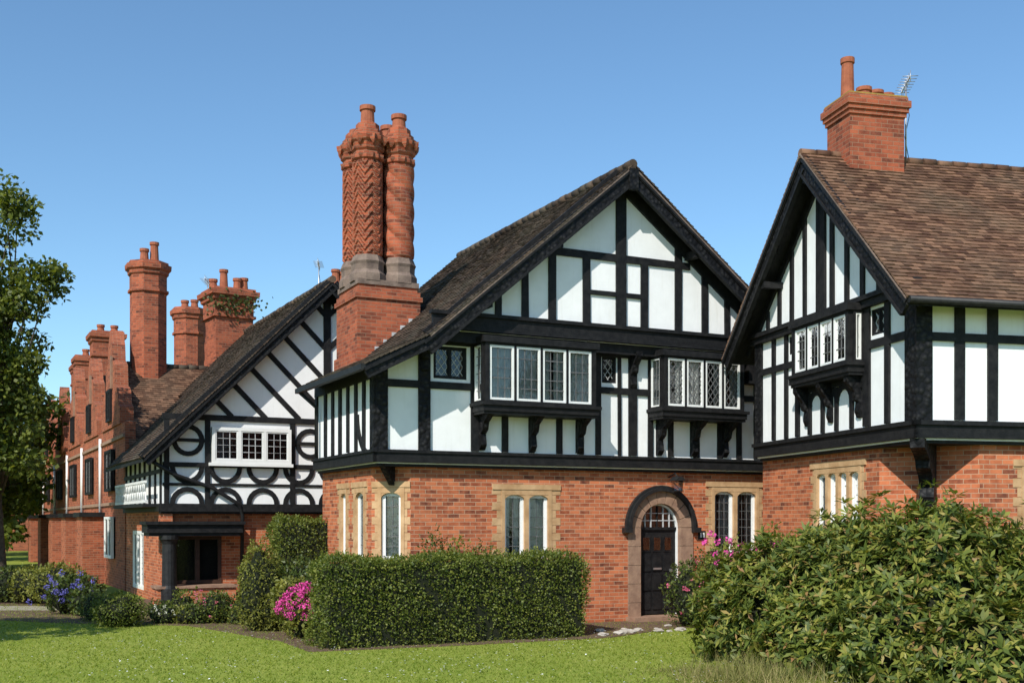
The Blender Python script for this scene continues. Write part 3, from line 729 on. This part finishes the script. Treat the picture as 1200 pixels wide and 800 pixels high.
for a in (.1,1.1,3.28,4.21,5.2,7.4,8.3): mb.post(a,2.5,4.62,.13)
k=.6
while k<8.3:
    mb.arc(k,3.42,.3,.42,180,360,0,.036,TIMB,10); mb.arc(k,2.5,.3,.42,0,180,0,.038,TIMB,10)
    k+=.95
for a in (.62,3.75): mb.arc(a,4.08,.28,.4,90,270,0,.036,TIMB,10); mb.arc(a,4.08,.28,.4,-90,90,0,.036,TIMB,10); mb.rail(a-.4,a+.4,4.08,.08)
mb.post(4.21,4.7,8.1,.2,0,.05)
for sgn in (-1,1):
    for k in range(9):
        off=.55+k*.62
        px=4.21+sgn*off*.707; pz=8.2-off*.707*.985
        t=min((abs(px-4.21))/3,(pz-4.7)/3)
        if t>.03: mb.beam(px,pz,px-sgn*3*t,pz-3*t,.13,0,.037)
mb.beam(4.21,8.13,-.35,3.62,.34,0,.06); mb.beam(4.21,8.13,8.8,3.62,.34,0,.062)
barge(mb,(4.21,8.18),(-.5,3.52),.4,.3); barge(mb,(4.21,8.18),(8.9,3.52),.4,.3)
mb.xf=left(0)
mb.box(0,6,0,.08,2.3,2.5,TIMB)
for a in (.1,.9,1.7,2.5,3.3,4.1,4.9,5.7): mb.post(a,2.5,4.0,.14)
mb.rail(0,6,3.3,.1)
mb.xf=front(.25)
mb.box(-.45,1.85,0,.85,1.78,2.04,TIMB); mb.box(-.5,1.9,0,.92,1.98,2.06,TIMB); mb.box(-.4,1.8,0,.8,1.7,1.78,TIMB)
mb.done()
mb=MB('bay_column',H); mb.lathe(.1,-.4,[(0,.24),(.4,.24),(.42,.2),(.5,.18),(1.5,.17),(1.58,.2),(1.62,.24),(1.72,.24)],16,IRON); mb.done()
mb=MB('bay_base',H,front(.25)); mb.box(-.2,1.7,0,.75,0,.42,BRICK); mb.box(-.24,1.74,0,.8,.42,.48,PINKST); mb.done()
mb=MB('balcony_lattice',H,left(.0))
mb.box(.4,5.6,.3,.35,3.02,3.08,WPAINT)
mb.box(.4,5.6,.3,.35,2.52,2.58,WPAINT); mb.box(.4,5.6,0,.4,2.42,2.5,TIMB)
for k in range(18):
    a=.4+k*.29; mb.beam(a,2.58,a+.29,3.02,.03,.31,.34,WPAINT); mb.beam(a+.29,2.58,a,3.02,.03,.312,.345,WPAINT)
mb.done()
mb=MB('windows',H,front(0))
mb.box(1.12,3.25,0,.2,3.45,3.53,WPAINT)
window(mb,1.18,3.2,3.53,4.42,3,.16,WPAINT,.08,False,.0,lead=LEADW,back=.14,pane=(.15,.19))
mb.xf=front(.25); window(mb,.3,1.5,.5,1.68,2,.0,WOODB,.05,False,0,pane=(3,3))
mb.xf=left(0); window(mb,2.9,4.8,.2,1.8,3,-.06,WPAINT,.08,False,1.2); mb.done()
mb=MB('drainpipe',H); mb.tube([(-.35,-.3,3.55),(.3,-.12,3.2),(1.2,-.12,2.9),(1.85,-.12,2.5),(1.98,-.02,2.2),(1.98,.1,0)],.05,IRON,8); mb.done()
mb=MB('roof_structure',H)
slab(mb,[(-.5,3.6),(4.21,8.28)],-.5,6.4,TIMB); slab(mb,[(4.21,8.28),(8.95,3.6)],-.5,8.5,TIMB)
slab(mb,[(1.9,5.985),(4.21,8.28)],6.4,8.5,TIMB)
slabx(mb,[(5.7,4.0),(9.0,7.0)],.15,7,TIMB); slabx(mb,[(9.0,7.0),(12.3,4.0)],.15,7,TIMB)
ridge(mb,(4.21,-.52,8.34),(4.21,9,8.34),TILE_M,.09); ridge(mb,(.15,9,7.06),(4,9,7.06),TILE_M,.1)
mb.done()
sl=Vector((4.71,0,4.68)); tiles('roof_tiles_west',H,(-.5,-.52,3.6),(0,1,0),9,sl,sl.length,TILE_M,keep=lambda a,s:(-.5+s*.709<1.9+0 and a-.52<6.4+(s*.1)) or -.5+s*.709>1.9)
sR=Vector((0,3.3,3.0)); tiles('roof_tiles_rear',H,(.1,5.65,4.0),(1,0,0),5,sR,sR.length,TILE_R)
def plainchim(mb,cx,cy,z0,zs,r,pots,n=8,rot=math.pi/8,m=None,sx=1,sy=1):
    m=m or BRICKD
    mb.lathe(cx,cy,[(z0,r),(zs-1.0,r),(zs-.98,r*1.12),(zs-.9,r*1.12),(zs-.88,r*1.02),(zs-.45,r*1.02),(zs-.4,r*1.12),(zs-.3,r*1.14),(zs-.25,r*1.26),(zs-.1,r*1.28),(zs-.08,r*1.12),(zs,r*1.1)],n,m,rot,sx=sx,sy=sy)
    for dx,dy,h in pots: mb.lathe(cx+dx,cy+dy,[(zs-.02,.15),(zs+h-.1,.12),(zs+h-.09,.15),(zs+h,.15),(zs+h,.08)],12,POT)
mb=MB('brick_chimneys',H)
plainchim(mb,1.13,9,5.5,10.35,.58,((-.12,0,.45),(.2,.05,.7)))
mb.done()
mb=MB('rear_chimneys',H)
ca,sa=math.cos(math.radians(LA)),math.sin(math.radians(LA))
def l2(X,Y): X-=LO[0];Y-=LO[1]; return X*ca+Y*sa,-X*sa+Y*ca
x,y=l2(-11.95,42); plainchim(mb,x,y,4,9.9,.55,((-.15,0,.3),(.2,0,.35)))
x,y=l2(-9.5,38); plainchim(mb,x,y,4,9.75,.9,((-.5,0,.35),(-.15,0,.7),(.3,0,.45),(.55,.1,.5)),4,math.pi/4+.1)
x3,y3=x,y
x,y=l2(-5.75,37); plainchim(mb,x,y,4,9.75,.33,((0,0,.5),(.25,0,.45)))
mb.done()
antenna(H,(*l2(-10.2,38),8.6),1.55,s=.9); antenna(H,(*l2(-6.3,37),8.6),1.9,s=.8)
IVY=leafmat('ivy_leaves',[(0,(.05,.07,.02)),(1,(.13,.14,.04)),(.5,(.08,.10,.03))])
n=260; Cc=np.stack([x3+rng.normal(0,.45,n),y3-.75+rng.normal(0,.12,n),9.2+rng.normal(0,.22,n)],1)
fastquads('ivy',leafV(Cc,rng.normal(size=(n,3)),rng.normal(size=(n,3))+np.array([0,-1,0]),.12,.1),IVY,H)
# ------------------------------------------------------------ BRICK TERRACE (far left)
BRICK_T=brickmat('terrace_brick',(.24,.062,.032),(.42,.12,.058),(.33,.2,.13),(.09,.033,.024),.6)
H=empty('brick_terrace',LO,LA)
mb=MB('brick_walls',H,left(0))
mb.wall(6.1,36,0,5.0,[],-.3,0,BRICK_T)
for yc,pk in ((8.9,8.1),(14.2,7.9),(19.5,8.2),(25,8),(31,8)):
    hw=2.1
    P=[(yc-hw,5.0),(yc-hw,5.5),(yc-hw*.85,5.6),(yc-hw*.75,6.1),(yc-hw*.5,6.25),(yc-hw*.45,6.9),(yc-hw*.25,7.1),(yc-hw*.2,pk-.5),(yc,pk),(yc+hw*.2,pk-.5),(yc+hw*.25,7.1),(yc+hw*.45,6.9),(yc+hw*.5,6.25),(yc+hw*.75,6.1),(yc+hw*.85,5.6),(yc+hw,5.5),(yc+hw,5.0)]
    mb.wp(P,-.35,.05,BRICK_T)
    mb.box(yc-.6,yc-.5,.05,.12,6.2,7.2,PINKST)
mb.rail(6.1,36,4.6,.1,0,.06,PINKST); mb.rail(6.1,36,2.6,.1,0,.06,PINKST)
mb.box(6.1,6.4,-5,-.3,0,4.0,BRICK_T); mb.box(35.7,36,-5,-.3,0,5,BRICK_T)
mb.done()
mb=MB('windows',H,left(0))
for yc in (8.9,14.2,19.5,25,31):
    for z0,z1 in ((.9,2.2),(3.0,4.3),(5.2,6.2)):
        hw=.45 if z0>5 else .8
        window(mb,yc-hw,yc+hw,z0,z1,2,.1,WPAINT if z0<3 else TIMB,.06,False,.6,back=.09)
    mb.box(yc+1.6,yc+3.4,0,.8,2.2,2.35,TIMB); mb.box(yc+1.7,yc+3.3,0,.7,0,2.2,BRICK_T)
    mb.tube([(yc+2.3,.06,2.35),(yc+2.3,.06,4.8)],.05,WPAINT,8)
mb.done()
mb=MB('roof_structure',H)
mb.prism([(-.0,12,5.0),(3,12,7.6),(6,12,5.0)],(0,24,0),TILE_R)
for yc in (14.2,19.5,25,31): mb.prism([(.1,yc-2,5),(.1,yc+2,5),(.1,yc,7.3)],(3,0,0),TILE_R)
mb.done()
mb=MB('brick_chimneys',H)
plainchim(mb,.9,17.2,5,9.3,.75,((-.2,0,.3),(.3,0,.3)),4,math.pi/4); plainchim(mb,.7,22,5,9.0,.6,((0,0,.3),),4,math.pi/4)
plainchim(mb,1.2,28,5,9.4,.6,((0,0,.3),),4,math.pi/4)
mb.done()
H=empty('distant_brick_house',(-34,78,0),20)
mb=MB('walls',H); mb.box(-6,6,0,8,0,4.5,BRICK_T); mb.prism([(-6.2,-.2,4.5),(-6.2,8.2,4.5),(-6.2,4,7.5)],(12.4,0,0),TILE_R); mb.box(-3,-2,3,4,6,9,BRICKD)
mb.xf=front(0)
for a in (-4.5,-1.5,1.5,4.2): window(mb,a-.6,a+.6,1,2.4,2,.1,WPAINT,.08,False,.5,back=.09,pane=(.5,.6)); 
mb.done()
# ------------------------------------------------------------ beds, stones
mb=MB('flower_bed',None); ca,sa=math.cos(math.radians(MA)),math.sin(math.radians(MA))
def m2w(x,y): return (MO[0]+x*ca-y*sa,MO[1]+x*sa+y*ca)
P=[m2w(*p) for p in ((-1.9,-2.3),(.5,-2.5),(3.5,-2.5),(5.4,-1.6),(7.2,-1.5),(9.9,-1.5),(9.9,.4),(-1.9,.5))]
mb.prism([(x,y,-.04) for x,y in P],(0,0,.055),SOIL); mb.done()
mb=MB('border_bed',None); P=[(-16,26.0),(-9.2,23.0),(-6.4,22.4),(-5.2,21.0),(-4.2,19.7),(-3.3,19.6),(-3.2,30),(-16,30)]
mb.prism([(x,y,-.04) for x,y in P],(0,0,.05),SOIL); mb.done()
for i in range(13):
    mb=MB('garden_stone',None); x,y=m2w(3.4+i*.2+R(-.12,.12),-1.9+R(-.35,.5)+i*.02); s=R(.04,.10)
    r=bmesh.ops.create_icosphere(mb.bm,subdivisions=2,radius=1)
    for v in r['verts']:
        q=v.co; k=1+R(-.22,.22); v.co=Vector((x+q.x*s*1.4*k,y+q.y*s*k,max(0,s*.4+q.z*s*.6*k)))
    mb.mi(ROCK); mb.done()
# ------------------------------------------------------------ vegetation
PRIV=leafmat('privet_leaves',[(0,(.07,.105,.016)),(1,(.29,.30,.06)),(.55,(.15,.19,.03))],.5,.35)
YG=leafmat('golden_green_leaves',[(0,(.10,.12,.02)),(1,(.33,.31,.06)),(.5,(.20,.21,.035))],.55,.3)
DG=leafmat('dark_green_leaves',[(0,(.04,.065,.014)),(1,(.17,.20,.045)),(.5,(.085,.12,.025))],.45,.3)
RH=leafmat('rhododendron_leaves',[(0,(.06,.095,.02)),(1,(.32,.17,.07)),(.4,(.13,.17,.03)),(.75,(.23,.25,.04)),(.9,(.38,.35,.08))],.5,.3,.3,.5)
TL=leafmat('tree_leaves',[(0,(.06,.085,.015)),(1,(.23,.26,.045)),(.5,(.12,.155,.027))],.5,.4)
PK=simple('pink_petals',(.50,.03,.20),(.75,.10,.38),8,.7,.1,.01)
RP=simple('rose_petals',(.45,.05,.12),(.70,.18,.28),8,.7,.1,.01)
BL=simple('blue_petals',(.08,.08,.30),(.17,.15,.45),8,.7,.1,.01)
WH=simple('cream_petals',(.6,.58,.45),(.75,.74,.65),8,.7,.1,.01)
STRAW=leafmat('dry_grass',[(0,(.16,.17,.04)),(1,(.46,.36,.18)),(.5,(.27,.26,.09))],.8,.3,.1)
def hedge(name,org,ang,x0,x1,y0,y1,h,mat,dens=1700,ls=.05):
    e=empty(name,(org[0],org[1],0),ang); mb=MB('light_blocking_core',e); k=.07; mb.box(x0+k,x1-k,y0+k,y1-k,0,h-k,COREM); mb.done()  # added dark box inside the leaf shell keeps light from coming through
    Cs=[];Os=[]
    def surf(n,f,o):
        u=rng.uniform(0,1,n);v=rng.uniform(0,1,n); P=f(u,v); Cs.append(P); Os.append(np.tile(np.array(o,float),(n,1)))
    W=x1-x0;D=y1-y0
    surf(int(W*h*dens),lambda u,v:np.stack([x0+u*W,np.full_like(u,y0),v*h],1),(0,-1,0))
    surf(int(W*h*dens*.5),lambda u,v:np.stack([x0+u*W,np.full_like(u,y1),v*h],1),(0,1,0))
    surf(int(D*h*dens),lambda u,v:np.stack([np.full_like(u,x0),y0+u*D,v*h],1),(-1,0,0))
    surf(int(D*h*dens),lambda u,v:np.stack([np.full_like(u,x1),y0+u*D,v*h],1),(1,0,0))
    surf(int(W*D*dens),lambda u,v:np.stack([x0+u*W,y0+v*D,np.full_like(u,h)],1),(0,0,1))
    n=int(W*D*dens*.12); surf(n,lambda u,v:np.stack([x0+u*W,y0+v*D,h+rng.uniform(0,.07,n)],1),(0,0,1))
    C=np.concatenate(Cs);O=np.concatenate(Os)
    wob=.045*np.sin(C[:,0]*3.1+C[:,2]*4)+.035*np.sin(C[:,0]*7+C[:,1]*5+C[:,2]*2)+.022*np.sin(C[:,0]*19+C[:,2]*15)
    C=C+O*(wob[:,None]+rng.normal(0,.034,(len(C),1))-.02)
    m=np.array([(x0+x1)/2,(y0+y1)/2,0]); q=np.abs(C-m)/np.array([W/2,D/2,h]); cn=np.clip(np.sort(q,1)[:,1]-.9,0,1)[:,None]
    C=m+(C-m)*(1-cn*np.array([.15,.6,.35]))
    D_=O*.6+rng.normal(size=C.shape)*.8+np.array([0,0,.25]); Nn=O+rng.normal(size=C.shape)*.8
    fastquads('foliage',leafV(C,D_,Nn,ls*rng.uniform(.6,1.3,len(C)),ls*.6*rng.uniform(.7,1.2,len(C))),mat,e); return e
hedge('clipped_hedge',MO,MA,-1.58,3.2,-2.2,-1.1,1.42,PRIV)
hedge('clipped_hedge',(-4.85,23.6),20,0,1.5,0,1.3,2.1,PRIV,1100,.055)
shrub('round_clipped_bush',[(-7.72,22.3,.3,.52,.5,.38)],1400,.045,.03,PRIV)
shrub('round_clipped_bush',[(-8.6,23.6,.25,.4,.4,.35)],900,.05,.03,DG)
shrub('golden_conifer_bush',[(-4.75,21.4,.7,.42,.42,1.0),(-4.5,21.5,.4,.55,.5,.6)],900,.07,.03,YG)
hy=shrub('pink_hydrangea',[(-3.6,20.0,.4,.48,.45,.45),(-3.95,20.3,.6,.35,.35,.45)],500,.09,.06,YG)
pts=[]
for i in range(48):
    d=unit(rng.normal(size=(1,3)))[0]; d[1]=-abs(d[1]); d[2]=abs(d[2])*1.1-.2
    pts.append((-3.62+d[0]*.5,20.0+d[1]*.48,.5+d[2]*.48))
blossoms(hy,pts,.068,PK,44,.035)
bh=shrub('blue_hydrangea',[(-9.9,25.2,.4,.42,.4,.45),(-9.3,24.8,.3,.35,.35,.35)],450,.09,.06,DG)
blossoms(bh,[(-9.7+rng.normal(0,.35),24.75+rng.normal(0,.12),.55+rng.normal(0,.16)) for i in range(24)],.06,BL,36,.035)
shrub('leafy_shrub',[(-11.0,27.6,.5,.7,.6,.55),(-11.9,28.3,.45,.6,.5,.5)],400,.09,.05,YG)
shrub('leafy_shrub',[(-12.8,28.8,.4,.7,.6,.5),(-10.3,27.2,.35,.5,.5,.4)],400,.09,.05,DG)
cm=[DG,YG,PRIV,IVY]
for i in range(12):
    x=-7.3+i*.24+R(-.1,.1); y=23.3-i*.09+R(-.3,.3); s=R(.14,.34)
    shrub('border_plant',[(x,y,s*.8,s,s,s*R(.8,1.5))],600,.07,.035,cm[(i*3)%4],core=.7,rough=.25)
wb=shrub('white_flowering_plant',[(-7.0,22.9,.15,.3,.25,.22)],500,.06,.03,DG)
blossoms(wb,[(-7.0+rng.normal(0,.2),22.7+rng.normal(0,.1),.3+rng.normal(0,.06)) for i in range(12)],.03,WH,12,.025)
rp=shrub('red_flowering_bush',[(-6.0,23.0,.3,.35,.3,.35)],500,.07,.035,DG)
blossoms(rp,[(-6+rng.normal(0,.25),22.8+rng.normal(0,.12),.4+rng.normal(0,.15)) for i in range(14)],.03,RP,12,.03)
for i in range(4):
    x,y=m2w(1.0+i*.45,-.45+R(-.1,.1)); shrub('climbing_shrub',[(x,y,1.0,.35,.3,.85-.1*i)],400,.07,.035,YG if i%2 else DG,core=.6,rough=.25)
shrub('leafy_shrub',[(-4.0,21.6,.6,.55,.5,.75),(-3.6,20.9,.6,.4,.4,.6)],600,.08,.045,DG)
x,y=m2w(5.9,-1.35); rb=shrub('red_rose_bush',[(x+.1,y,.6,.5,.45,.7),(x+.7,y+.1,.8,.5,.5,.75)],520,.075,.045,DG,rough=.22)
blossoms(rb,[(x+.2+rng.normal(0,.35),y-.4+rng.normal(0,.08),.7+rng.normal(0,.3)) for i in range(26)],.035,RP,14,.035)
RHe=[(3.45,17.0,.6,.65,.8,.85),(3.9,16.6,.75,.85,.9,.95),(4.6,15.8,.8,1.0,.9,1.0),(5.2,15.3,1.0,.85,.9,1.12),(4.9,16.6,1.0,.9,.9,1.1),(5.55,14.8,.95,.6,.8,1.32),(6.2,14.9,.85,.7,.8,1.1),(6.9,14.5,.85,.7,.9,1.15),(7.7,14.7,.85,.9,1,1.15),(6.2,15.6,1.0,1.0,.8,1.1),(5.0,14.6,.45,.9,.7,.65),(6.0,13.8,.4,1.0,.7,.65),(8.6,14.6,.85,1.0,1,1.1),(4.1,15.3,.4,.7,.6,.6),(7.2,13.7,.5,1,.7,.7)]
shrub('rhododendron_bush',RHe,120,.16,.05,RH,whorl=9,core=.72,rough=.22,shoots=.22)
rr=shrub('pink_rose_bush',[(3.4,17.8,1.0,.5,.4,.75),(4.2,17.7,1.15,.6,.4,.75)],450,.08,.045,YG,core=.7,rough=.25)
blossoms(rr,[(3.7+rng.normal(0,.4),17.2+rng.normal(0,.15),1.6+rng.normal(0,.13)) for i in range(30)],.05,PK,22,.04)
n=1900; X=rng.normal(2.9,.6,n);Y=rng.uniform(14.0,15.6,n)+(X-2.9)*-.3; h=rng.uniform(.06,.4,n)*np.clip((X-1.4)/1.6,.2,1); a=rng.uniform(0,6.28,n); wd=.006
b0=np.stack([X-np.cos(a)*wd,Y-np.sin(a)*wd,np.zeros(n)],1); b1=np.stack([X+np.cos(a)*wd,Y+np.sin(a)*wd,np.zeros(n)],1)
tp=np.stack([X+rng.normal(0,.12,n),Y+rng.normal(0,.12,n),h],1); fastquads('tall_dry_grass',np.stack([b0,b1,tp],1),STRAW,None,3)
def crown(cx,cy,z0,z1,r,n,power=1):
    out=[]
    while len(out)<n:
        z=R(z0,z1); t=(z-z0)/(z1-z0); rr=r*math.sin(math.pi*min(1,(.12+.85*t)))**.6
        a=R(0,6.28); q=math.sqrt(R(.15,1))*rr; out.append((cx+q*math.cos(a),cy+q*math.sin(a),z))
    return out
ck=crown(-14.5,29,2.8,10.5,1.9,70)+[(-12.3,29,8.3),(-12.0,28.8,8.0),(-11.7,28.8,8.35),(-12.5,29,7.6),(-12.7,28.5,9.9),(-13.0,28.6,10.3),(-12.6,28.5,9.5),(-12.4,28.5,10.0),(-12.9,28.6,6.3),(-12.5,28.6,5.6),(-12.2,28.6,6.0),(-12.4,28.6,5.0),(-12.5,28.4,4.3),(-12.4,28.5,3.6),(-13.2,27.8,7.2),(-13.2,27.8,4.6),(-13.4,27.8,5.8)]
tree('leafy_tree',(-13.35,29.6,0),2.6,ck,38000,.15,TL,.17,.6)
tree('leafy_tree',(-20,21.5,0),2.2,crown(-20,21.5,2.6,8,3,50),9000,.2,TL,.2,.8)
tree('leafy_tree',(-11.9,17.0,0),2.2,crown(-11.9,17.0,2.6,6.2,2.0,40),10000,.2,TL,.2,.6)
for i,(x,y,s) in enumerate(((-22.5,48,1),(-27.5,58,1.2),(-34,66,1.2),(-36,82,1.2),(-29,72,.9))):
    tree('leafy_tree',(x,y,0),2,crown(x,y,1.5,9*s,3.3*s,55),9000,.34,TL,.3,1.0)
Vs=[]
for k in range(260):
    x=R(-170,190); y=R(95,125); z=R(.5,6); n=60; d=unit(rng.normal(size=(n,3)))
    C=np.array([x,y,z])+d*rng.uniform(.4,1,(n,1))*np.array([3.5,3,2.2]); Vs.append(leafV(C,rng.normal(size=(n,3)),rng.normal(size=(n,3))+np.array([0,0,1]),1.3,1.0))
fastquads('distant_trees',np.concatenate(Vs),TL)
